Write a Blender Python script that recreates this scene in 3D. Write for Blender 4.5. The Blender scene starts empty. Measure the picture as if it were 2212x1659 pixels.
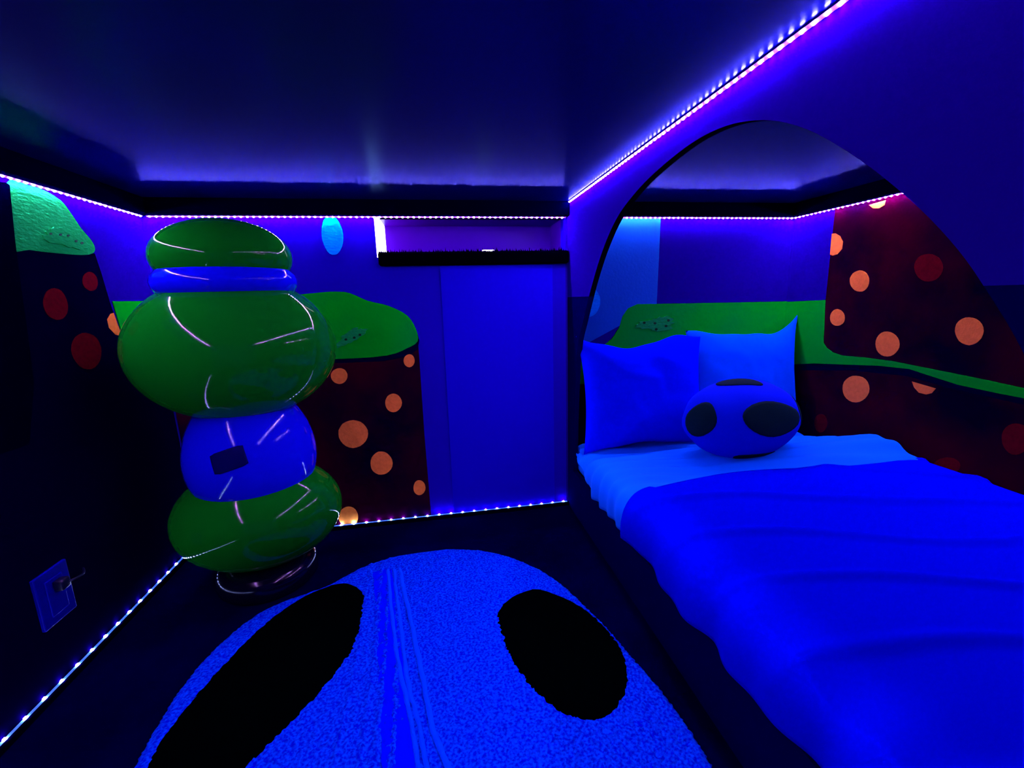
import bpy, bmesh, math, random
from mathutils import Vector, Matrix, noise
random.seed(7)
S = bpy.context.scene
COL = S.collection

# ------------------------------------------------------------------ camera
EYE = 1.3364
FPX = 950.0
ROT = Matrix(((0.9846803, 0.05936607, -0.16395238),
              (-0.17219088, 0.18288913, -0.96793691),
              (-0.02747751, 0.98133951, 0.19030962)))
cd = bpy.data.cameras.new('camera')
cd.sensor_fit = 'HORIZONTAL'; cd.sensor_width = 36.0
cd.lens = FPX / 2212.0 * 36.0
cd.clip_start = 0.01
cam = bpy.data.objects.new('camera', cd); COL.objects.link(cam)
cam.matrix_world = Matrix.Translation((0, 0, EYE)) @ ROT.to_4x4()
S.camera = cam

# ------------------------------------------------------------------ world, exposure
w = bpy.data.worlds.new('world'); S.world = w; w.use_nodes = True
w.node_tree.nodes['Background'].inputs[0].default_value = (0, 0, 0, 1)
w.node_tree.nodes['Background'].inputs[1].default_value = 0
S.view_settings.view_transform = 'Standard'
S.view_settings.look = 'None'
S.view_settings.gamma = 1.0
S.view_settings.use_curve_mapping = False
S.view_settings.exposure = 0.0
S.cycles.use_denoising = True
S.cycles.sample_clamp_indirect = 6.0
S.cycles.max_bounces = 4
S.cycles.diffuse_bounces = 3
S.cycles.glossy_bounces = 2
S.cycles.adaptive_threshold = 0.03
S.cycles.use_light_tree = False
S.cycles.caustics_reflective = False
S.cycles.caustics_refractive = False

UPPER = (0.56, 0.26, 1.0); UPPER_L = 3700.0     # violet-white diodes along the ceiling
LOWER = (0.34, 0.40, 1.0); LOWER_L = 520.0     # bluer diodes along the floor

# ------------------------------------------------------------------ room sizes (metres)
XL, XR, XA = -1.416, 0.794, 2.296      # left wall, partition front face, alcove side wall
YB, YF = 2.6, -0.95                    # back wall, wall behind the camera
ZC = 1.872                             # ceiling
ZS = 1.79                              # underside of the black crown trim
PT = 0.028                             # partition thickness

# ------------------------------------------------------------------ materials
def material(name, color, rough=0.5, spec=0.3, metal=0.0, coat=0.0, emis=None, strength=0.0,
             vary=None, vscale=6.0, bump=0.0, bscale=60.0, bstretch=(1, 1, 1), bdist=0.01, sheen=0.0):
    m = bpy.data.materials.new(name); m.use_nodes = True
    nt = m.node_tree; b = nt.nodes['Principled BSDF']
    b.inputs['Base Color'].default_value = (*color, 1)
    b.inputs['Roughness'].default_value = rough
    b.inputs['Specular IOR Level'].default_value = spec
    b.inputs['Metallic'].default_value = metal
    b.inputs['Coat Weight'].default_value = coat
    b.inputs['Coat Roughness'].default_value = 0.06
    if sheen:
        b.inputs['Sheen Weight'].default_value = sheen
        b.inputs['Sheen Tint'].default_value = (*color, 1)
    if emis:
        b.inputs['Emission Color'].default_value = (*emis, 1)
        b.inputs['Emission Strength'].default_value = strength
    tc = nt.nodes.new('ShaderNodeTexCoord')
    if vary:
        n = nt.nodes.new('ShaderNodeTexNoise'); n.inputs['Scale'].default_value = vscale
        n.inputs['Detail'].default_value = 4
        r = nt.nodes.new('ShaderNodeValToRGB')
        r.color_ramp.elements[0].position = 0.38; r.color_ramp.elements[1].position = 0.66
        r.color_ramp.elements[0].color = (*color, 1); r.color_ramp.elements[1].color = (*vary, 1)
        nt.links.new(tc.outputs['Object'], n.inputs['Vector'])
        nt.links.new(n.outputs['Fac'], r.inputs['Fac'])
        nt.links.new(r.outputs['Color'], b.inputs['Base Color'])
    if bump:
        mp = nt.nodes.new('ShaderNodeMapping'); mp.inputs['Scale'].default_value = bstretch
        n2 = nt.nodes.new('ShaderNodeTexNoise'); n2.inputs['Scale'].default_value = bscale
        n2.inputs['Detail'].default_value = 3
        bp = nt.nodes.new('ShaderNodeBump'); bp.inputs['Strength'].default_value = bump
        bp.inputs['Distance'].default_value = bdist
        nt.links.new(tc.outputs['Object'], mp.inputs['Vector'])
        nt.links.new(mp.outputs['Vector'], n2.inputs['Vector'])
        nt.links.new(n2.outputs['Fac'], bp.inputs['Height'])
        nt.links.new(bp.outputs['Normal'], b.inputs['Normal'])
    return m

M = dict(
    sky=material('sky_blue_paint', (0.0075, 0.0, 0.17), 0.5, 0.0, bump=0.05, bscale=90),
    ceil=material('ceiling_gloss_paint', (0.004, 0.006, 0.085), 0.24, 0.0, metal=0.4, bump=0.02, bscale=3),
    skylit=material('sky_blue_paint_lit', (0.008, 0.0, 0.34), 0.5, 0.0, bump=0.05, bscale=90),  # sky paint lightened: the main back wall's stronger light put into its colour
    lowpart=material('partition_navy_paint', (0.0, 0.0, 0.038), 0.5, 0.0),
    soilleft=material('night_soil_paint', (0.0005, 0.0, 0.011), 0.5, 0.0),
    terryflat=material('flat_weave', (0.0, 0.003, 0.60), 0.9, 0.0),
    rib=material('raised_rib', (0.0, 0.07, 0.78), 0.9, 0.0, bump=0.3, bscale=200),
    black=material('black_paint', (0.0, 0.0, 0.005), 0.6, 0.0),
    floor=material('dark_vinyl_floor', (0.0, 0.0, 0.012), 0.5, 0.0, vary=(0.0, 0.0, 0.02), vscale=3, bump=0.04, bscale=40),
    green=material('hill_green_paint', (0.0, 0.56, 0.010), 0.6, 0.0, vary=(0.0, 0.49, 0.022), vscale=2.5, bump=0.12, bscale=80),
    greenst=material('hill_green_stucco', (0.005, 0.42, 0.05), 0.6, 0.0, bump=0.45, bscale=45, bstretch=(1, 1, 2.5)),
    pit=material('shadow_green_paint', (0.003, 0.06, 0.01), 0.7, 0.1),
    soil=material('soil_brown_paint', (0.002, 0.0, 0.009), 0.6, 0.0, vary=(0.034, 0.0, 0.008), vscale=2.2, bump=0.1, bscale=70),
    soildark=material('soil_outline_paint', (0.0, 0.0, 0.014), 0.6, 0.0),
    dot=material('terracotta_paint', (0.95, 0.30, 0.035), 0.7, 0.0, vary=(0.85, 0.26, 0.03), vscale=60, bump=0.15, bscale=120),
    dotred=material('deep_red_paint', (0.12, 0.002, 0.008), 0.7, 0.0, vary=(0.095, 0.002, 0.007), vscale=60),
    pane=material('frosted_pane', (0.045, 0.0, 0.34), 0.3, 0.02),
    white=material('white_gloss_paint', (0.85, 0.85, 0.78), 0.4, 0.4),
    liteblue=material('light_blue_paint', (0.0, 0.10, 0.52), 0.55, 0.04, bump=0.1, bscale=60),
    bubble=material('pale_blue_paint', (0.0, 0.30, 0.85), 0.5, 0.0, bump=0.5, bscale=35, bstretch=(1, 1, 3)),
    fuzz=material('black_padding', (0.0, 0.0, 0.0012), 0.9, 0.0),
    tape=material('clear_led_tape', (0.30, 0.12, 0.95), 0.3, 0.5, emis=(0.30, 0.06, 1.0), strength=0.5),
    tapelow=material('clear_led_tape_low', (0.10, 0.35, 0.95), 0.3, 0.5, emis=(0.05, 0.2, 1.0), strength=0.5),
    ledside=material('violet_diode_rim', (0.8, 0.6, 1.0), emis=UPPER, strength=UPPER_L * .22),
    ledsidelow=material('blue_diode_rim', (0.6, 0.8, 1.0), emis=LOWER, strength=LOWER_L * .45),
    led=material('violet_diode', (0.8, 0.6, 1.0), emis=UPPER, strength=UPPER_L),
    ledlow=material('blue_diode', (0.6, 0.8, 1.0), emis=LOWER, strength=LOWER_L),
    puck=material('daylight', (0.9, 0.9, 0.9), emis=(1.0, 0.95, 1.0), strength=6),
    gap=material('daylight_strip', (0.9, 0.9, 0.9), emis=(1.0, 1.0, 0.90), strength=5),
    duvet=material('white_cotton_duvet', (0.0, 0.0020, 0.60), 0.8, 0.0, bump=0.05, bscale=400),
    sheet=material('pale_brushed_sheet', (0.0, 0.18, 0.97), 0.8, 0.03, bump=0.08, bscale=350),
    pillow=material('white_pillowcase', (0.0, 0.006, 0.98), 0.8, 0.0, bump=0.06, bscale=350),
    pillow2=material('pale_pillowcase', (0.0, 0.10, 0.98), 0.8, 0.0, bump=0.06, bscale=350),
    plush=material('white_plush', (0.0, 0.012, 0.74), 0.85, 0.02, bump=0.12, bscale=250),
    spot=material('dark_plush', (0.0, 0.018, 0.022), 0.9, 0.05, bump=0.1, bscale=200),
    base=material('dark_board', (0.0, 0.0, 0.03), 0.5, 0.06),
    rug=material('terry_rug', (0.0, 0.002, 0.40), 0.9, 0.0, vary=(0.0, 0.075, 0.66), vscale=110),
    rugspot=material('black_terry', (0.0, 0.0008, 0.0006), 0.95, 0.0),
    gloss=material('glossy_green_resin', (0.001, 0.19, 0.006), 0.06, 0.12, coat=0.0, vary=(0.001, 0.14, 0.004), vscale=1.5),
    glosspale=material('glossy_pale_resin', (0.002, 0.002, 0.50), 0.07, 0.16, coat=0.0),
    plinth=material('dark_resin', (0.001, 0.001, 0.008), 0.15, 0.3, coat=0.0),
    plate=material('white_plastic_plate', (0.0, 0.0, 0.20), 0.4, 0.03),
    darkplastic=material('dark_plastic', (0.0, 0.0, 0.015), 0.4, 0.3),
    sticker=material('dark_sticker', (0.0, 0.0, 0.05), 0.5, 0.03),
    panel=material('blue_wall_panel', (0.006, 0.0, 0.46), 0.4, 0.0),
)

# ceiling: satin lacquer, a matt blue coat under a faint blue-tinted sheen
nt = M['ceil'].node_tree
for n in list(nt.nodes): nt.nodes.remove(n)
_o = nt.nodes.new('ShaderNodeOutputMaterial'); _a = nt.nodes.new('ShaderNodeAddShader')
_d = nt.nodes.new('ShaderNodeBsdfDiffuse'); _d.inputs['Color'].default_value = (0.0, 0.0, 0.055, 1)
_g = nt.nodes.new('ShaderNodeBsdfGlossy'); _g.inputs['Color'].default_value = (0.012, 0.024, 0.070, 1); _g.inputs['Roughness'].default_value = 0.25
nt.links.new(_d.outputs[0], _a.inputs[0]); nt.links.new(_g.outputs[0], _a.inputs[1]); nt.links.new(_a.outputs[0], _o.inputs['Surface'])

# ------------------------------------------------------------------ helpers
def tag(o, label=None, cat=None, group=None, kind=None):
    if label: o['label'] = label
    if cat: o['category'] = cat
    if group: o['group'] = group
    if kind: o['kind'] = kind
    return o

def link(name, me, mats, parent=None):
    o = bpy.data.objects.new(name, me); COL.objects.link(o)
    for m in (mats if isinstance(mats, (list, tuple)) else [mats]):
        if m and m.name not in [x.name for x in me.materials if x]: me.materials.append(m)
    if parent: o.parent = parent
    return o

def obj(name, bm, mat, parent=None, smooth=False):
    bmesh.ops.recalc_face_normals(bm, faces=bm.faces)
    me = bpy.data.meshes.new(name); bm.to_mesh(me); bm.free()
    if smooth:
        for p in me.polygons: p.use_smooth = True
    return link(name, me, mat, parent)

def empty(name, loc=(0, 0, 0)):
    o = bpy.data.objects.new(name, None); COL.objects.link(o); o.location = loc
    o.empty_display_size = 0.05
    return o

def local(o, parent):
    """keep o where it was built (world coordinates) under a parent that stands at its base"""
    o.parent = parent
    o.matrix_parent_inverse = Matrix.Translation(parent.location).inverted()
    return o

def box(bm, x0, x1, y0, y1, z0, z1):
    v = [bm.verts.new((x, y, z)) for x in (x0, x1) for y in (y0, y1) for z in (z0, z1)]
    for f in ((0, 1, 3, 2), (4, 6, 7, 5), (0, 4, 5, 1), (2, 3, 7, 6), (0, 2, 6, 4), (1, 5, 7, 3)):
        bm.faces.new([v[i] for i in f])

def bevel(bm, r, seg=2):
    bmesh.ops.bevel(bm, geom=list(bm.edges), offset=r, segments=seg, affect='EDGES', profile=0.5)

def boxobj(name, mat, x0, x1, y0, y1, z0, z1, parent=None, r=0.0, seg=2):
    bm = bmesh.new(); box(bm, x0, x1, y0, y1, z0, z1)
    if r: bevel(bm, r, seg)
    return obj(name, bm, mat, parent, smooth=False)

def ray(px, py):
    return ROT @ Vector((px - 1106.0, -(py - 829.5), -FPX))
def on_y(px, py, y=YB):
    r = ray(px, py); p = r * (y / r.y); return Vector((p.x, y, p.z + EYE))
def on_x(px, py, x):
    r = ray(px, py); p = r * (x / r.x); return Vector((x, p.y, p.z + EYE))
def on_z(px, py, z):
    r = ray(px, py); p = r * ((z - EYE) / r.z); return Vector((p.x, p.y, z))

def smooth_loop(pts, n=6):
    out = []; k = len(pts)
    for i in range(k):
        p0, p1, p2, p3 = pts[i - 1], pts[i], pts[(i + 1) % k], pts[(i + 2) % k]
        for j in range(n):
            t = j / n
            out.append(0.5 * ((2 * p1) + (p2 - p0) * t + (2 * p0 - 5 * p1 + 4 * p2 - p3) * t * t
                              + (3 * p1 - p0 - 3 * p2 + p3) * t ** 3))
    return out

def smooth_open(pts, n=6):
    P = [pts[0]] + list(pts) + [pts[-1]]
    out = []
    for i in range(1, len(P) - 2):
        p0, p1, p2, p3 = P[i - 1], P[i], P[i + 1], P[i + 2]
        for j in range(n):
            t = j / n
            out.append(0.5 * ((2 * p1) + (p2 - p0) * t + (2 * p0 - 5 * p1 + 4 * p2 - p3) * t * t
                              + (3 * p1 - p0 - 3 * p2 + p3) * t ** 3))
    out.append(pts[-1])
    return out

def plate(name, pts, normal, off, thick, mat, parent=None):
    """a coat of paint: a flat shape lying on a wall, a few millimetres thick"""
    nrm = Vector(normal)
    bm = bmesh.new()
    a = [bm.verts.new(p + nrm * (off + thick)) for p in pts]
    b = [bm.verts.new(p + nrm * (off * 0.0 - 0.001)) for p in pts]
    bm.faces.new(a)
    k = len(a)
    for i in range(k):
        bm.faces.new((a[i], a[(i + 1) % k], b[(i + 1) % k], b[i]))
    bmesh.ops.recalc_face_normals(bm, faces=bm.faces)
    bmesh.ops.triangulate(bm, faces=[f for f in bm.faces if len(f.verts) > 4])
    return obj(name, bm, mat, parent)

def ell(cx, cy, rx, ry, n=24, rot=0.0, wob=0.03):
    out = []
    for i in range(n):
        a = 2 * math.pi * i / n
        k = 1 + wob * math.sin(3 * a + cx) * 0.5 + wob * random.uniform(-.4, .4)
        u, v = rx * math.cos(a) * k, ry * math.sin(a) * k
        out.append((cx + u * math.cos(rot) - v * math.sin(rot), cy + u * math.sin(rot) + v * math.cos(rot)))
    return out

# ------------------------------------------------------------------ the room
def struct(o): return tag(o, kind='structure')

struct(boxobj('floor', M['floor'], XL - .1, XA + .1, YF - .1, YB + .1, -.1, 0))
struct(boxobj('ceiling', M['ceil'], XL - .1, XA + .1, YF - .1, YB + .45, ZC, ZC + .1))

# back wall with the window recess left open
WX0, WX1, WZ0, WZ1, WD = -0.272, XR - .012, 1.60, 1.796, 0.34
bm = bmesh.new()
box(bm, XL - .1, WX0, YB, YB + .1, 0, ZC)
box(bm, WX1, XA + .1, YB, YB + .1, 0, ZC)
box(bm, WX0, WX1, YB, YB + .1, 0, WZ0)
box(bm, WX0, WX1, YB, YB + .1, WZ1, ZC)
bm.faces.ensure_lookup_table()
for f in bm.faces:
    f.material_index = 1 if f.calc_center_median().x > WX1 + .02 else 0  # alcove end keeps the darker copy, its dimmer light held in the colour
wall_back = struct(obj('wall_back', bm, [M['skylit'], M['sky']]))
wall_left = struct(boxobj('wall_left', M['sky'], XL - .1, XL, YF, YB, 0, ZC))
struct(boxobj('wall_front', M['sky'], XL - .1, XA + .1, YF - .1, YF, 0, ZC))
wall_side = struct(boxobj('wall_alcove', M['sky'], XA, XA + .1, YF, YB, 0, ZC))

# partition with the rounded opening onto the bed
arch = [(2.488, .27), (2.482, .45), (2.45, .80), (2.40, 1.06), (2.315, 1.20), (2.185, 1.385), (2.04, 1.545),
        (1.88, 1.662), (1.70, 1.727), (1.52, 1.763), (1.32, 1.782), (1.16, 1.772), (1.02, 1.735), (.90, 1.677), (.79, 1.60),
        (.69, 1.515), (.60, 1.425), (.53, 1.335), (.45, 1.20), (.37, .98), (.325, .72), (.31, .45), (.31, .27)]
ring = [Vector((XR, y, z)) for y, z in arch]
ring = smooth_open(ring, 5)
bm = bmesh.new()
outer = [Vector((XR, YB, 0)), Vector((XR, YB, 1.336)), Vector((XR, YB, ZC)), Vector((XR, YF, ZC)), Vector((XR, YF, 1.336)), Vector((XR, YF, 0))]
vo = [bm.verts.new(p) for p in outer]; vi = [bm.verts.new(p) for p in ring]
ed = [bm.edges.new((vo[i], vo[(i + 1) % len(vo)])) for i in range(len(vo))]
ed += [bm.edges.new((vi[i], vi[(i + 1) % len(vi)])) for i in range(len(vi))]
bmesh.ops.triangle_fill(bm, use_beauty=True, edges=ed)
bmesh.ops.bisect_plane(bm, geom=bm.verts[:] + bm.edges[:] + bm.faces[:], plane_co=(0, 0, 1.336), plane_no=(0, 0, 1))
r = bmesh.ops.extrude_face_region(bm, geom=bm.faces[:])
bmesh.ops.translate(bm, verts=[g for g in r['geom'] if isinstance(g, bmesh.types.BMVert)], vec=(PT, 0, 0))
for f in bm.faces:
    edge_face = abs(f.normal.x) < .5
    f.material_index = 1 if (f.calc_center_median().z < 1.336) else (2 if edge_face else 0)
bm.normal_update()
for f in bm.faces:
    if f.material_index == 0 and abs(f.normal.x) < .5: f.material_index = 2
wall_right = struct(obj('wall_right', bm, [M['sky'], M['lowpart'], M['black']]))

# black crown trim
struct(boxobj('trim_1', M['black'], XL, XR, YB - .05, YB, ZS + .004, ZC, r=.003))
struct(boxobj('trim_2', M['black'], XL, XL + .05, YF, YB - .05, ZS + .004, ZC, r=.003))
struct(boxobj('trim_3', M['black'], XR + PT, XA, YB - .05, YB, ZS + .004, ZC, r=.003))
struct(boxobj('trim_4', M['black'], XA - .05, XA, YF, YB - .05, ZS + .004, ZC, r=.003))
# lining panel beside the painted hill and the corner post
struct(boxobj('trim_5', M['panel'], .045, .70, YB - .008, YB, .012, WZ0 - .07, r=.002))

struct(boxobj('baseboard_left', M['black'], XL, XL + .026, YF, YB, 0, .022, r=.002))
struct(boxobj('baseboard_back', M['black'], XL + .026, XR, YB - .026, YB, 0, .022, r=.002))
# window recess
win = struct(empty('window_1', (.26, YB, WZ0)))
def wpart(name, mat, *b, r=0.0):
    return local(boxobj(name, mat, *b, r=r), win)
wpart('window_pane', M['pane'], WX0, WX1, YB + WD, YB + WD + .01, WZ0 - .02, WZ1 + .02)
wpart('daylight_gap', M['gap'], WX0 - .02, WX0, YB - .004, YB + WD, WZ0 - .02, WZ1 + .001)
wpart('jamb', M['pane'], WX1, WX1 + .02, YB + .1, YB + WD, WZ0 - .02, WZ1 + .02)
wpart('head_lining', M['pane'], WX0, WX1, YB + .001, YB + WD, WZ1, WZ1 + .02)
wpart('window_sill', M['black'], WX0, WX1, YB + .001, YB + WD, WZ0 - .03, WZ0 - .005)
# black padded ledge with a fuzzy upper edge
bm = bmesh.new(); box(bm, WX0 - .012, XR - .003, YB - .045, YB + .05, WZ0 - .068, WZ0 + .004); bevel(bm, .012, 3)
local(obj('padded_ledge', bm, M['fuzz'], None, True), win)
bm = bmesh.new()
x = WX0 - .008
while x < XR - .012:
    h = random.uniform(.006, .030) * random.uniform(.5, 1); y = YB + random.uniform(-.036, .01)
    a = bm.verts.new((x - .0035, y, WZ0 + .001)); b = bm.verts.new((x + .0035, y, WZ0 + .001))
    c = bm.verts.new((x, y + .006, WZ0 + .001)); d = bm.verts.new((x + random.uniform(-.006, .006), y + .002, WZ0 + h))
    for f in ((a, b, d), (b, c, d), (c, a, d)): bm.faces.new(f)
    x += .0028
fz = local(obj('fuzzy_edge', bm, M['fuzz']), win); fz['kind'] = 'stuff'

# ------------------------------------------------------------------ paint on the back wall
NB, NLW, NA = (0, -1, 0), (1, 0, 0), (-1, 0, 0)
def loopy(px, sm=3): return px if not sm else px
def paint_back(name, px, off, mat, sm=0, y=YB, lo=XL, hi=XA):
    pts = [on_y(a, b, y) for a, b in px]
    if sm: pts = smooth_loop(pts, sm)
    for p in pts: p.x = min(max(p.x, lo + .0005), hi - .0005); p.z = max(p.z, .001)
    return plate(name, pts, NB, off, .001, mat, wall_back)
def paint_side(name, px, off, mat, wall, xw, nrm, sm=0, extra=()):
    pts = [on_x(a, b, xw) for a, b in px]
    if sm: pts = smooth_loop(pts, sm)
    pts += [Vector((xw, a, b)) for a, b in extra]
    for p in pts: p.y = min(p.y, YB - .0005); p.z = min(max(p.z, .001), ZC)
    return plate(name, pts, nrm, off, .001, mat, wall)

paint_back('painted_soil', [(340, 720), (600, 760), (735, 776), (830, 770), (880, 756), (903, 738), (906, 775), (917, 940), (932, 1122), (425, 1185), (400, 1000)], .001, M['soil'])
paint_back('painted_outline', [(340, 768), (735, 784), (830, 780), (880, 770), (902, 755), (906, 735), (900, 715), (880, 700), (340, 700)], .0015, M['soildark'])
paint_back('painted_hill', [(330, 650), (450, 645), (600, 640), (690, 632), (725, 630), (755, 633), (795, 650), (840, 661), (880, 682), (899, 712), (902, 737), (880, 752), (835, 768), (735, 775), (600, 776), (345, 760)], .003, M['green'], sm=3)
for c in ((733, 812, 18, 17), (884, 779, 12, 14), (850, 870, 18, 20), (763, 937, 32, 30), (824, 1000, 24, 25), (906, 1053, 13, 16), (753, 1116, 21, 22)):
    paint_back('painted_dot', ell(*c), .003, M['dot'])
paint_back('painted_bubble', ell(718, 508, 23, 43, 28, -.12, .02), .003, M['bubble'])
# alcove end of the back wall
AL = XR + PT
paint_back('painted_panel', [(1228, 470), (1427, 470), (1423, 560), (1418, 660), (1225, 760)], .001, M['liteblue'], lo=AL)
paint_back('painted_bubble', ell(1272, 652, 24, 32, 28), .003, M['bubble'], lo=AL)
paint_back('painted_soil', [(1225, 780), (1700, 780), (1700, 1000), (1225, 1060)], .001, M['soil'], lo=AL)
paint_back('painted_hill', [(1225, 790), (1262, 775), (1297, 752), (1322, 731), (1337, 708), (1344, 684), (1356, 666), (1376, 657), (1500, 655), (1600, 653), (1700, 651), (1700, 830), (1225, 830)], .003, M['green'], lo=AL)

def relief(cx, cy, rx, ry, fn, off, mat, wall, nrm, pits, rot=0.0):
    pts = [fn(a, b) for a, b in ell(cx, cy, rx, ry, 40, rot, .38)]
    o = plate('relief_patch', pts, nrm, off, .006, mat, wall)
    for k, (dx, dy) in enumerate(pits):
        q = [fn(a, b) for a, b in ell(cx + dx, cy + dy, 3.2, 2.6, 8)]
        plate('pit', q, nrm, off + .0062, .0008, M['pit'], o)
relief(760, 727, 34, 12, on_y, .004, M['greenst'], wall_back, NB, [(-12, 6), (6, 2), (18, -4)], -.5)
relief(1418, 700, 40, 14, on_y, .004, M['greenst'], wall_back, NB, [(-28, -3), (-5, -2), (24, -8), (19, 4), (-2, 11)], -.1)

# ------------------------------------------------------------------ paint on the left wall
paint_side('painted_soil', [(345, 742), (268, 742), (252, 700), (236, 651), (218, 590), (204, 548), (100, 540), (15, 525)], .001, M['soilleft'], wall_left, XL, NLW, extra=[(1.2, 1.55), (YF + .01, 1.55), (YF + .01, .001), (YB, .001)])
paint_side('painted_hill', [(12, 396), (55, 399), (95, 412), (130, 434), (152, 462), (172, 492), (194, 518), (203, 536), (198, 547), (175, 551), (120, 547), (60, 540), (25, 532)], .003, M['greenst'], wall_left, XL, NLW, sm=3)
paint_side('painted_hill', [(242, 651), (338, 650), (352, 742), (268, 742)], .003, M['green'], wall_left, XL, NLW)
paint_side('black_shape', [(-60, 388), (8, 394), (17, 400), (29, 522), (45, 640), (60, 745), (70, 830), (60, 960), (-60, 1000)], .0045, M['black'], wall_left, XL, NLW)  # plain black shape over the near end of the left wall
for c in ((193, 608, 16, 21), (118, 657, 26, 35), (185, 758, 32, 40)):
    paint_side('painted_dot', ell(*c, 24, -.25), .003, M['dotred'], wall_left, XL, NLW)
paint_side('painted_dot', [(262, 726), (248, 723), (234, 708), (230, 690), (237, 678), (244, 676)], .002, M['dot'], wall_left, XL, NLW)
relief(133, 515, 44, 17, lambda a, b: on_x(a, b, XL), .004, M['greenst'], wall_left, NLW, [(-30, -10), (-9, -8), (8, -6), (25, 6), (38, 10)], .35)

# ------------------------------------------------------------------ paint on the alcove side wall
gt = [(1780, 740), (1787, 751), (1800, 761), (1822, 768), (1870, 772), (1930, 780), (2020, 798), (2120, 818), (2212, 838)]
gb = [(2212, 860), (2150, 848), (2070, 831), (2005, 810), (1965, 797), (1900, 790), (1840, 788), (1760, 785), (1690, 788)]
paint_side('painted_hill', [(1690, 652), (1784, 648)] + gt + [(2300, 860), (2300, 884)] + gb, .003, M['green'], wall_side, XA, NA)
paint_side('painted_soil', [(1806, 440), (1784, 648)] + gt + [(2400, 885)], .0015, M['soil'], wall_side, XA, NA, extra=[(.0, 1.05), (.0, ZC)])
paint_side('painted_soil', gb[::-1] + [(2400, 900)], .0015, M['soil'], wall_side, XA, NA, extra=[(.0, .9), (.0, .002), (YB, .002)])
paint_side('painted_outline', [(1690, 800), (1840, 800), (1960, 812), (2060, 840), (2212, 874), (2212, 850), (2050, 818), (1960, 788), (1690, 775)], .002, M['soildark'], wall_side, XA, NA)
for c in ((1858, 607, 21, 23), (1810, 686, 16, 18), (1918, 743, 26, 27), (2095, 715, 31, 30), (1850, 840, 29, 29)):
    paint_side('painted_dot', ell(*c), .003, M['dot'], wall_side, XA, NA)
for c in ((2007, 578, 31, 30), (1774, 914, 14, 20), (2196, 948, 31, 34), (2047, 1006, 29, 18)):
    paint_side('painted_dot', ell(*c), .003, M['dotred'], wall_side, XA, NA)
paint_side('painted_dot', [(1798, 505), (1806, 504), (1816, 510), (1822, 522), (1820, 538), (1810, 549), (1800, 552), (1794, 550)], .003, M['dot'], wall_side, XA, NA)
paint_side('painted_dot', [(1971, 824), (2023, 839), (2014, 849), (2002, 852), (1986, 848), (1976, 837)], .003, M['dot'], wall_side, XA, NA)
paint_side('painted_dot', [(1878, 443), (1915, 432), (1912, 443), (1900, 450), (1887, 450)], .003, M['dot'], wall_side, XA, NA)
paint_side('painted_dot', [(1986, 432), (1996, 440), (2008, 452), (2000, 455), (1990, 446)], .003, M['dot'], wall_side, XA, NA)

# ------------------------------------------------------------------ LED strips
def led_mesh(name, lens, rim, s=.0055, h=.003):
    bm = bmesh.new()
    lo = [bm.verts.new((x * s / 2, y * s / 2, 0)) for x, y in ((-1, -1), (1, -1), (1, 1), (-1, 1))]
    hi = [bm.verts.new((x * s / 2, y * s / 2, h)) for x, y in ((-1, -1), (1, -1), (1, 1), (-1, 1))]
    bm.faces.new(hi)
    for i in range(4): bm.faces.new((lo[i], lo[(i + 1) % 4], hi[(i + 1) % 4], hi[i])).material_index = 1
    me = bpy.data.meshes.new(name); bm.to_mesh(me); bm.free()
    me.materials.append(lens); me.materials.append(rim)
    return me
LED_UP = led_mesh('led', M['led'], M['ledside'])
LED_LOW = led_mesh('led', M['ledlow'], M['ledsidelow'], .0085, .004)

def led_strip(name, path, facing, spacing, mesh, tape_mat, label, width=.009):
    """path: list of points; facing: direction the diodes shine, one per stretch"""
    root = empty(name, path[0]); tag(root, label, 'led strip', 'light strips round the room')
    bm = bmesh.new()
    for i in range(len(path) - 1):
        a, b = Vector(path[i]), Vector(path[i + 1]); d = (b - a).normalized()
        n = Vector(facing[i]).normalized(); s = d.cross(n).normalized() * width / 2
        t = n * .0012
        q = [bm.verts.new(p) for p in (a - s, a + s, b + s, b - s, a - s + t, a + s + t, b + s + t, b - s + t)]
        for f in ((0, 1, 2, 3), (4, 7, 6, 5), (0, 4, 5, 1), (1, 5, 6, 2), (2, 6, 7, 3), (3, 7, 4, 0)):
            bm.faces.new([q[k] for k in f])
    local(obj('tape', bm, tape_mat), root)
    for i in range(len(path) - 1):
        a, b = Vector(path[i]), Vector(path[i + 1]); L = (b - a).length; d = (b - a) / L
        n = Vector(facing[i]).normalized(); s = d.cross(n)
        rot = Matrix((d, -s, n)).transposed().to_4x4()
        k = spacing * .5
        while k < L:
            o = bpy.data.objects.new('led', mesh); COL.objects.link(o)
            o.matrix_world = Matrix.Translation(a + d * k + n * .0012) @ rot
            mw = o.matrix_world.copy(); o.parent = root
            o.matrix_parent_inverse = Matrix.Translation(root.location).inverted()
            o.matrix_basis = mw
            k += spacing
    return root

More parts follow.
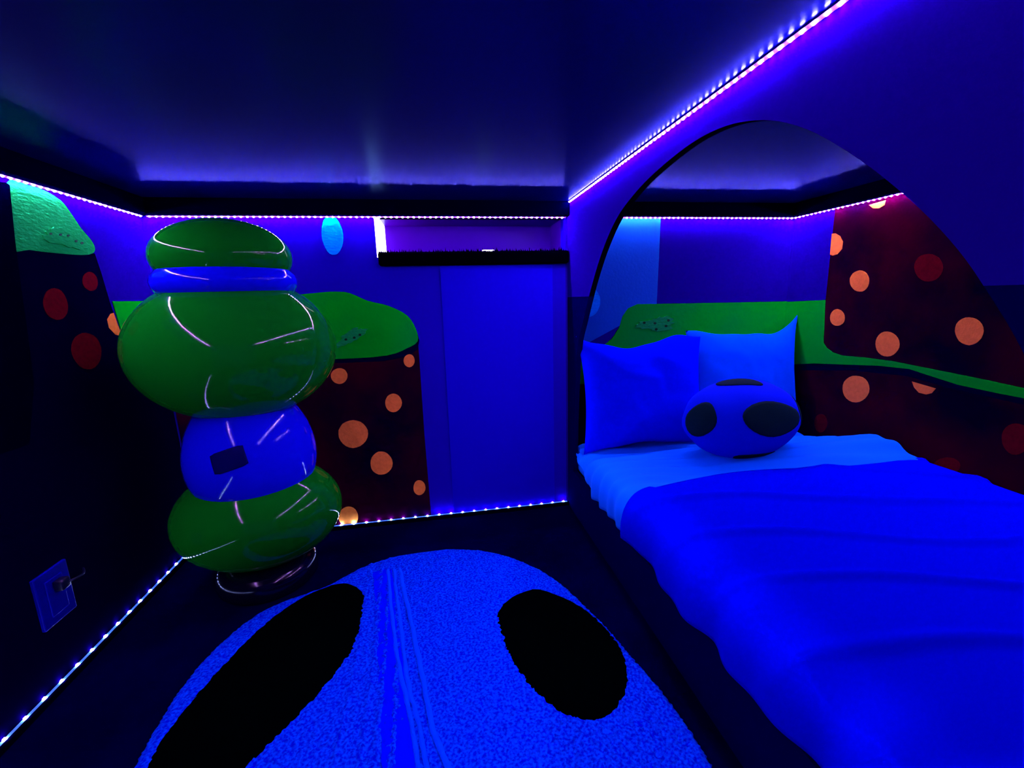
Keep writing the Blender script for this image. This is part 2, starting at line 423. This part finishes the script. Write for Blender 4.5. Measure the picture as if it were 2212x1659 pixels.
e = .012
led_strip('led_strip', [(XL + e, YB - e, ZS), (XL + e, YF + .03, ZS)], [(.6, 0, -1)], .03, LED_UP, M['tape'],
          'violet LED strip along the top of the left wall above the green hill')
led_strip('led_strip', [(XL + .03, YB - e, ZS), (XR - .012, YB - e, ZS), (XR - .006, YB - .045, ZC - .010)], [(0, -.6, -1), (-1, 0, 0)], .03, LED_UP, M['tape'],
          'violet LED strip above the window ledge, along the top of the back wall')
led_strip('led_strip', [(XR - .006, YB - .05, ZC - .006), (XR - .006, YF + .03, ZC - .006)], [(-.55, 0, -1)], .03, LED_UP, M['tape'],
          'violet LED strip along the ceiling above the rounded opening, running to upper right')
led_strip('led_strip', [(XR + PT + .02, YB - e, ZS), (XA - e, YB - e, ZS), (XA - e, .2, ZS)], [(0, -.8, -1), (-.6, 0, -1)], .03, LED_UP, M['tape'],
          'violet LED strip inside the alcove above the bed pillows')
led_strip('led_strip', [(XL + .010, .2, .0225), (XL + .010, YB - .01, .0225)], [(.15, 0, 1)], .073, LED_LOW, M['tapelow'],
          'blue-white LED strip along the foot of the left wall below the outlet')
led_strip('led_strip', [(XL + .02, YB - .010, .0225), (XR - .01, YB - .010, .0225)], [(0, -.15, 1)], .073, LED_LOW, M['tapelow'],
          'blue-white LED strip along the foot of the back wall')

# daylight leaking past the edge of the covered window
o = wpart('daylight_gap', M['puck'], .292, .360, YB + .020, YB + .026, WZ0 - .004, WZ0 + .017)

# ------------------------------------------------------------------ bed
bed = empty('bed', ((XR + XA) / 2, 1.3, 0))
tag(bed, 'low dark bed platform with mattress built into the rounded alcove', 'bed')
local(boxobj('platform', M['base'], XR + PT + .004, XA - .004, .2, YB - .006, 0, .24, r=.006), bed)
local(boxobj('mattress', M['sheet'], XR + PT + .006, XA - .012, .33, YB - .02, .24, .428, r=.05, seg=4), bed)

def surf(name, prof, y0, y1, ny, zfun, mat, hem_y=None, thick=.012, parent=None, nx=90):
    """a cloth lying over the bed edge: cross-section prof (x, z), swept along y; zfun adds folds"""
    P = smooth_open([Vector((x, 0, z)) for x, z in prof], 12)
    # even spacing
    acc = [0]
    for i in range(1, len(P)): acc.append(acc[-1] + (P[i] - P[i - 1]).length)
    Q = []
    for k in range(nx + 1):
        t = acc[-1] * k / nx; i = 1
        while i < len(acc) - 1 and acc[i] < t: i += 1
        u = (t - acc[i - 1]) / max(1e-9, acc[i] - acc[i - 1]); Q.append(P[i - 1].lerp(P[i], u))
    bm = bmesh.new(); rows = []
    for j in range(ny + 1):
        v = j / ny; row = []
        for k, q in enumerate(Q):
            a, b = Q[max(0, k - 1)], Q[min(nx, k + 1)]
            tan = (b - a).normalized(); nrm = Vector((-tan.z, 0, tan.x))
            ya = y0(k / nx, q) if callable(y0) else y0; yb = y1(k / nx, q) if callable(y1) else y1
            y = ya + (yb - ya) * v
            p = Vector((q.x, y, q.z)) + nrm * zfun(k / nx, acc[-1] * k / nx, y, q)
            row.append(bm.verts.new(p))
        rows.append(row)
    for j in range(ny):
        for k in range(nx):
            bm.faces.new((rows[j][k], rows[j][k + 1], rows[j + 1][k + 1], rows[j + 1][k]))
    o = obj(name, bm, mat, parent, True)
    md = o.modifiers.new('thickness', 'SOLIDIFY'); md.thickness = thick; md.offset = -1
    return o

def duvet_folds(u, s, y, q):
    z = .018 * noise.noise(Vector((s * 2.0, y * 2.2, 1.3)))
    # long creases fanning out across the top
    z += .016 * max(0, 1 - abs(math.sin((y * 1.6 + s * .55 + .25 * noise.noise(Vector((s * 1.5, y, 5)))) * 7.0)) * 2.6) * min(1, s * 2.2)
    if s < .45:  # vertical ripples in the side drop
        k = max(0, 1 - s / .45)
        z += k * (.012 * math.sin(y * 16 + 2.2 * noise.noise(Vector((y * 3, s, 0)))) + .006 * math.sin(y * 33 + 1))
    return z + .006
def hem_head(u, q):
    return 1.665 + .03 * math.sin(q.x * 5 + 2) * .6 - .05 * max(0, q.x - 1.2) + (.02 if q.x < .9 else 0)
prof = [(.772, .287), (.766, .36), (.782, .435), (.83, .490), (.93, .512), (1.2, .528), (1.6, .534), (2.0, .540), (2.18, .538), (2.255, .515), (2.275, .47)]
dv = surf('duvet', prof, hem_head, .35, 110, duvet_folds, M['duvet'], thick=.018)
tag(dv, 'deep blue-lit duvet spread over the bed, draped down the near side', 'duvet')

def sheet_folds(u, s, y, q):
    z = .006 * noise.noise(Vector((s * 3, y * 4, 9.1)))
    z += .0065 * math.sin((y * 4 + s * .9 + .4 * noise.noise(Vector((s * 2, y * 2, 3)))) * 13)
    if s < .4: z += (1 - s / .4) * .005 * math.sin(y * 27 + 6 * noise.noise(Vector((y * 4, s * 2, 2))))
    k = min(1, max(0, (q.x - 1.3) / .9)) * min(1, max(0, (2.27 - q.x) / .06)); g = math.exp(-((y - 1.80) / .20) ** 2)
    z += k * .095 * g
    d = min(1, max(0, (y - 2.02) / .25)) * min(1, s / .3)
    return z + .004 - .042 * d * d * (3 - 2 * d)
prof_s = [(.779, .285), (.774, .36), (.785, .42), (.825, .468), (.93, .487), (1.2, .495), (1.6, .497), (2.0, .497), (2.18, .495), (2.25, .475), (2.27, .43)]
sh = surf('bed_sheet', prof_s, lambda u, q: 2.42 if q.x > .80 else 2.40, lambda u, q: 1.60, 60, sheet_folds, M['sheet'], thick=.008)
# the hem rises towards the pillows
for v in sh.data.vertices:
    if v.co.x < .80 and v.co.y > 2.08:
        k = min(1, (v.co.y - 2.08) / .32); v.co.z = max(v.co.z, .285 + .13 * k) if v.co.z < .285 + .13 * k else v.co.z
tag(sh, 'pale blue turned-down bed sheet between the duvet and the pillows', 'sheet')

# ------------------------------------------------------------------ pillows
def pillow(name, loc, a, b, T, mat, lean, rz, label, seed, ears=(.0, .0, .0, .0), hump=.5, n=44):
    bm = bmesh.new(); grids = []
    for side in (1, -1):
        g = []
        for i in range(n + 1):
            row = []
            u = -1 + 2 * i / n
            for j in range(n + 1):
                v = -1 + 2 * j / n
                x = a * u * (1 - .075 * (1 - v * v)); z = b * v * (1 - .10 * (1 - u * u))
                cu, cv = abs(u) ** 6, abs(v) ** 6
                e4 = ears[(1 if u > 0 else 0) + (2 if v > 0 else 0)]
                z += e4 * cu * cv * (1 if v > 0 else -1); x += .3 * e4 * cu * cv * (1 if u > 0 else -1)
                t = T * max(0, 1 - abs(u) ** 3) ** .6 * max(0, 1 - abs(v) ** 3) ** .6
                wr = .012 * noise.noise(Vector((u * 2.2 + seed, v * 2.2, seed))) + .004 * math.sin(9 * u + 7 * v + 3 * noise.noise(Vector((u * 3, v * 3, seed))))
                edge = min(1, 3 * (1 - max(abs(u), abs(v))))
                z += .012 * noise.noise(Vector((u * 2.6, seed, v * .4))) + max(0, v) ** 3 * (.034 * math.exp(-((u - hump) / .28) ** 2) - .022 * math.exp(-((u - hump + .75) / .25) ** 2))
                row.append(bm.verts.new((x, -side * (t + wr * edge), z)))
            g.append(row)
        grids.append(g)
        for i in range(n):
            for j in range(n):
                bm.faces.new((g[i][j], g[i + 1][j], g[i + 1][j + 1], g[i][j + 1]))
    bmesh.ops.remove_doubles(bm, verts=bm.verts, dist=.0015)
    o = obj(name, bm, mat, None, True)
    o.location = loc; o.rotation_euler = (lean, 0, rz)
    return tag(o, label, 'pillow', 'pillows at the head of the bed')
pillow('pillow', (1.188, 2.375, .762), .385, .325, .105, M['pillow'], -.16, .0, 'plump deep blue-lit pillow beside the left edge of the rounded opening', 1.7, (.0, .0, .035, .0), .55)
pillow('pillow', (1.895, 2.435, .785), .385, .335, .09, M['pillow2'], -.16, .0, 'paler pillow with a pointed upper corner beside the dotted alcove wall', 4.1, (.0, .0, .0, .07), 1.3)

# ------------------------------------------------------------------ ellipsoids and patches on them
def ellipsoid(name, c, r, mat, parent, seg=48, rings=28, power=1.0, wob=0.0, egg=0.0):
    bm = bmesh.new(); bmesh.ops.create_uvsphere(bm, u_segments=seg, v_segments=rings, radius=1)
    for v in bm.verts:
        d = v.co.normalized(); k = 1 + wob * noise.noise(d * 2.2)
        s = 1 - egg * d.z
        v.co = Vector((c[0] + d.x * r[0] * k * s, c[1] + d.y * r[1] * k * s, c[2] + d.z * r[2] * k))
    o = obj(name, bm, mat, None, True); local(o, parent); return o

def patch(name, c, r, az, el, ra, re, rot, mat, parent, lift=1.006, egg=0.0, rings=7, seg=26, square=False, wob=0.0, body_wob=0.0):
    """a shape lying on an ellipsoid, centred on azimuth/elevation (degrees), angular radii ra/re"""
    az, el = math.radians(az), math.radians(el); ra, re = math.radians(ra), math.radians(re)
    cdir = Vector((math.cos(el) * math.sin(az), -math.cos(el) * math.cos(az), math.sin(el)))
    e1 = Vector((math.cos(az), math.sin(az), 0)); e2 = cdir.cross(e1) * -1
    if e2.z < 0: e2 = -e2
    bm = bmesh.new(); rows = []
    def put(x, y, l):
        q = (cdir + e1 * math.tan(x) + e2 * math.tan(y)).normalized(); s = (1 - egg * q.z)
        l = l * (1 + body_wob * noise.noise(q * 2.2))
        return bm.verts.new((c[0] + q.x * r[0] * s * l, c[1] + q.y * r[1] * s * l, c[2] + q.z * r[2] * l))
    mid = put(0, 0, lift)
    for k in range(1, rings + 2):
        row = []
        f = min(k, rings) / rings; l = lift if k <= rings else .99
        for i in range(seg):
            t = 2 * math.pi * i / seg; ca, sa = math.cos(t), math.sin(t)
            if square:
                m = max(abs(ca), abs(sa)); ca, sa = ca / m, sa / m
            wv = 1 + wob * math.sin(3 * t + az * 5)
            x0, y0 = ra * f * ca * wv, re * f * sa * wv
            row.append(put(x0 * math.cos(rot) - y0 * math.sin(rot), x0 * math.sin(rot) + y0 * math.cos(rot), l))
        rows.append(row)
    for i in range(seg): bm.faces.new((mid, rows[0][i], rows[0][(i + 1) % seg]))
    for a, b in zip(rows, rows[1:]):
        for i in range(seg): bm.faces.new((a[i], b[i], b[(i + 1) % seg], a[(i + 1) % seg]))
    o = obj(name, bm, mat, None, True); local(o, parent); return o

# round spotted cushion
cc, cr = (1.545, 1.99, .690), (.305, .215, .206)
cu = empty('round_cushion', (cc[0], cc[1], cc[2] - cr[2]))
tag(cu, 'round white plush cushion with large dark spots leaning on the pillows', 'cushion')
ellipsoid('cushion_body', cc, cr, M['plush'], cu, wob=.03)
AZ0 = math.degrees(math.atan2(cc[0], cc[1]))  # direction that looks back at the room
for az, el, ra, re, rot in ((-44 - 28, 8, 26, 20, 1.2), (6, 14, 33, 24, -.25), (2, -58, 22, 16, 0), (-60, 80, 24, 13, .3), (75, 10, 24, 24, 0)):
    patch('dark_spot', cc, cr, az, el, ra, re, rot, M['spot'], cu, 1.014, wob=.05, body_wob=.03)

# ------------------------------------------------------------------ rug
rug_xy = [(-.72, .55), (-.90, .95), (-.955, 1.256), (-.957, 1.60), (-.836, 1.879), (-.595, 2.006), (-.403, 2.150), (-.10, 2.206), (.22, 2.127), (.464, 1.887),
          (.597, 1.548), (.653, 1.314), (.690, 1.148), (.704, .905), (.66, .60), (.50, .35), (.1, .15), (-.4, .25)]
rug = empty('spotted_rug', (-.1, 1.1, 0))
tag(rug, 'white oval terry rug with big black spots on the dark floor', 'rug')
ring2 = smooth_loop([Vector((x, y, 0)) for x, y in rug_xy], 8)
def inside(p, poly):
    c = False; j = len(poly) - 1
    for i in range(len(poly)):
        a, b = poly[i], poly[j]
        if (a.y > p.y) != (b.y > p.y) and p.x < (b.x - a.x) * (p.y - a.y) / (b.y - a.y) + a.x: c = not c
        j = i
    return c
def pile_piece(name, loop, z, h, mat, step, amp, seed, ridge=False):
    """cut pile: a grid trimmed to the outline, its surface bumpy like towelling"""
    x0 = min(p.x for p in loop); x1 = max(p.x for p in loop); y0 = min(p.y for p in loop); y1 = max(p.y for p in loop)
    bm = bmesh.new(); V = {}
    nx, ny = int((x1 - x0) / step) + 2, int((y1 - y0) / step) + 2
    # scan rows: per row the span inside the outline
    for j in range(ny + 1):
        y = y0 + (y1 - y0) * j / ny
        yy = min(max(y, y0 + 1e-4), y1 - 1e-4)
        xs = []
        for i in range(len(loop)):
            a, b = loop[i], loop[i - 1]
            if (a.y > yy) != (b.y > yy): xs.append(a.x + (yy - a.y) / (b.y - a.y) * (b.x - a.x))
        xs.sort()
        if len(xs) < 2: xs = [x0, x0]
        a, b = xs[0], xs[-1]
        a += random.uniform(-.0035, .0035); b += random.uniform(-.0035, .0035)
        for i in range(nx + 1):
            x = a + (b - a) * i / nx
            d = min(x - a, b - x, yy - y0 + .004, y1 - yy + .004)
            e = min(1, max(0, d) / .02)
            hh = h * (.35 + .65 * math.sqrt(e))
            hh += amp * noise.noise(Vector((x * 75, y * 62, seed))) * e + amp * .6 * noise.noise(Vector((x * 190, y * 150, seed)))* e
            if ridge:
                for xc, wd in ((-.335, .010), (-.295, .009), (-.245, .012), (-.40, .008)):
                    xx = xc + .012 * math.sin(y * 3.1 + xc * 9) + (2.1 - y) * .035
                    hh += .005 * math.exp(-((x - xx) / wd) ** 2) * e
            V[i, j] = bm.verts.new((x, y, z + hh))
    for j in range(ny):
        for i in range(nx):
            bm.faces.new((V[i, j], V[i + 1, j], V[i + 1, j + 1], V[i, j + 1]))
    # skirt down to the floor
    rim = [V[i, 0] for i in range(nx)] + [V[nx, j] for j in range(ny)] + [V[i, ny] for i in range(nx, 0, -1)] + [V[0, j] for j in range(ny, 0, -1)]
    low = [bm.verts.new((v.co.x, v.co.y, max(.0015, z - .010 if z > .012 else .0015))) for v in rim]
    for i in range(len(rim)):
        bm.faces.new((rim[i], rim[(i + 1) % len(rim)], low[(i + 1) % len(rim)], low[i]))
    o = obj(name, bm, mat, None, True); local(o, rug); return o
pile_piece('rug_pile', ring2, 0.002, .015, M['rug'], .0062, .0045, 3.3, True)
def ribbon(name, px, half, mat, z, h):
    P = smooth_open([on_z(a, b, .018) for a, b in px], 14)
    d0 = (P[-1] - P[-2]).normalized()
    P += [P[-1] + d0 * .04 * i for i in range(1, 3)]
    bm = bmesh.new(); rows = []
    for i, p in enumerate(P):
        d = (P[min(i + 1, len(P) - 1)] - P[max(i - 1, 0)]).normalized(); sd = Vector((d.y, -d.x, 0))
        w = half * (1 + .25 * noise.noise(p * 30)); c = p + sd * .004 * noise.noise(p * 22)
        rows.append([bm.verts.new((c.x + sd.x * w * k, c.y + sd.y * w * k, z + h * (1 - k * k) + .001 * noise.noise(c * 90 + Vector((0, 0, k))))) for k in (-1, -.5, 0, .5, 1)])
    for a, b in zip(rows, rows[1:]):
        for k in range(4): bm.faces.new((a[k], a[k + 1], b[k + 1], b[k]))
    o = obj(name, bm, mat, None, True); local(o, rug); return o
ribbon('flat_band', [(826, 1232), (838, 1330), (846, 1440), (852, 1533), (862, 1640)], .045, M['terryflat'], .0195, .0015)
ribbon('woven_rib', [(838, 1232), (855, 1397), (885, 1544), (902, 1640)], .0075, M['rib'], .0205, .006)
ribbon('woven_rib', [(851, 1232), (879, 1462), (897, 1533), (920, 1640)], .0075, M['rib'], .0205, .006)
ribbon('woven_rib', [(863, 1230), (897, 1386), (932, 1562), (961, 1640)], .009, M['rib'], .0205, .006)
sL = [(-.905, 1.20), (-.915, 1.33), (-.879, 1.523), (-.80, 1.76), (-.70, 1.915), (-.60, 1.985), (-.505, 2.01), (-.41, 1.93), (-.383, 1.80), (-.392, 1.575), (-.475, 1.385), (-.60, 1.20), (-.72, 1.05), (-.84, 1.06)]
sR = [(.185, 1.621), (.24, 1.72), (.33, 1.765), (.41, 1.762), (.544, 1.632), (.61, 1.46), (.621, 1.33), (.577, 1.205), (.50, 1.13), (.417, 1.112), (.313, 1.172), (.215, 1.362)]
pile_piece('dark_spot', smooth_loop([Vector((x, y, 0)) for x, y in sL], 6), .012, .011, M['rugspot'], .012, .002, 5)
pile_piece('dark_spot', smooth_loop([Vector((x, y, 0)) for x, y in sR], 6), .012, .011, M['rugspot'], .012, .002, 6)
pile_piece('dark_spot', smooth_loop([Vector((x - .2, y - .95, 0)) for x, y in sR], 6), .012, .011, M['rugspot'], .014, .002, 8)

# ------------------------------------------------------------------ tall rounded sculpture (plain stand-in)
sx, sy = -.885, 2.16
sc = empty('abstract_sculpture', (sx, sy, 0))
tag(sc, 'tall glossy green and pale sculpture of stacked rounded lobes in the corner', 'sculpture')
bm = bmesh.new()
prof2 = [(0, 0), (.205, 0), (.222, .02), (.224, .07), (.205, .115), (.15, .13), (0, .13)]
n = 48
ringsv = [[bm.verts.new((sx + rr * math.cos(2 * math.pi * i / n), sy + rr * math.sin(2 * math.pi * i / n), zz)) for i in range(n)] for rr, zz in prof2[1:-1]]
for a, b in zip(ringsv, ringsv[1:]):
    for i in range(n): bm.faces.new((a[i], a[(i + 1) % n], b[(i + 1) % n], b[i]))
bm.faces.new(ringsv[0]); bm.faces.new(ringsv[-1])
local(obj('plinth', bm, M['plinth'], None, True), sc)
ellipsoid('lower_lobe', (sx, sy, .36), (.37, .32, .25), M['gloss'], sc)
eggc, eggr = (sx, sy, .68), (.275, .26, .32)
mb = ellipsoid('middle_lobe', eggc, eggr, M['glosspale'], sc, egg=.12)
ellipsoid('upper_lobe', (sx, sy, 1.15), (.42, .36, .32), M['gloss'], sc, seg=64, rings=36)
ellipsoid('collar_lobe', (sx, sy, 1.44), (.28, .25, .12), M['glosspale'], sc)
ellipsoid('cap_lobe', (sx, sy, 1.545), (.27, .24, .16), M['gloss'], sc)
patch('sticker', eggc, eggr, 2, 6, 14, 8, .22, M['sticker'], mb, 1.008, egg=.12, square=True)

# ------------------------------------------------------------------ wall outlet
ou = empty('wall_outlet', (XL, 1.68, .235))
tag(ou, 'pale square outlet plate low on the dark left wall with a dark plug', 'outlet')
bm = bmesh.new(); box(bm, XL + .001, XL + .014, 1.608, 1.748, .236, .436); bevel(bm, .004, 2)
local(obj('cover_plate', bm, M['plate']), ou)
bm = bmesh.new(); box(bm, XL + .012, XL + .019, 1.642, 1.714, .268, .404); bevel(bm, .003, 2)
local(obj('socket_face', bm, M['plate']), ou)
bm = bmesh.new(); box(bm, XL + .017, XL + .050, 1.665, 1.705, .352, .392); bevel(bm, .008, 3)
pg = local(obj('plug', bm, M['darkplastic'], None, True), ou)
bm = bmesh.new()
cpts = smooth_open([Vector(p) for p in ((XL + .045, 1.69, .372), (XL + .058, 1.72, .37), (XL + .05, 1.76, .362), (XL + .022, 1.80, .36))], 5)
prev = None
for p in cpts:
    row = [bm.verts.new(p + Vector((.004 * math.cos(t), 0, .004 * math.sin(t)))) for t in [2 * math.pi * i / 8 for i in range(8)]]
    if prev:
        for i in range(8): bm.faces.new((prev[i], prev[(i + 1) % 8], row[(i + 1) % 8], row[i]))
    prev = row
local(obj('cord', bm, M['darkplastic'], None, True), ou)
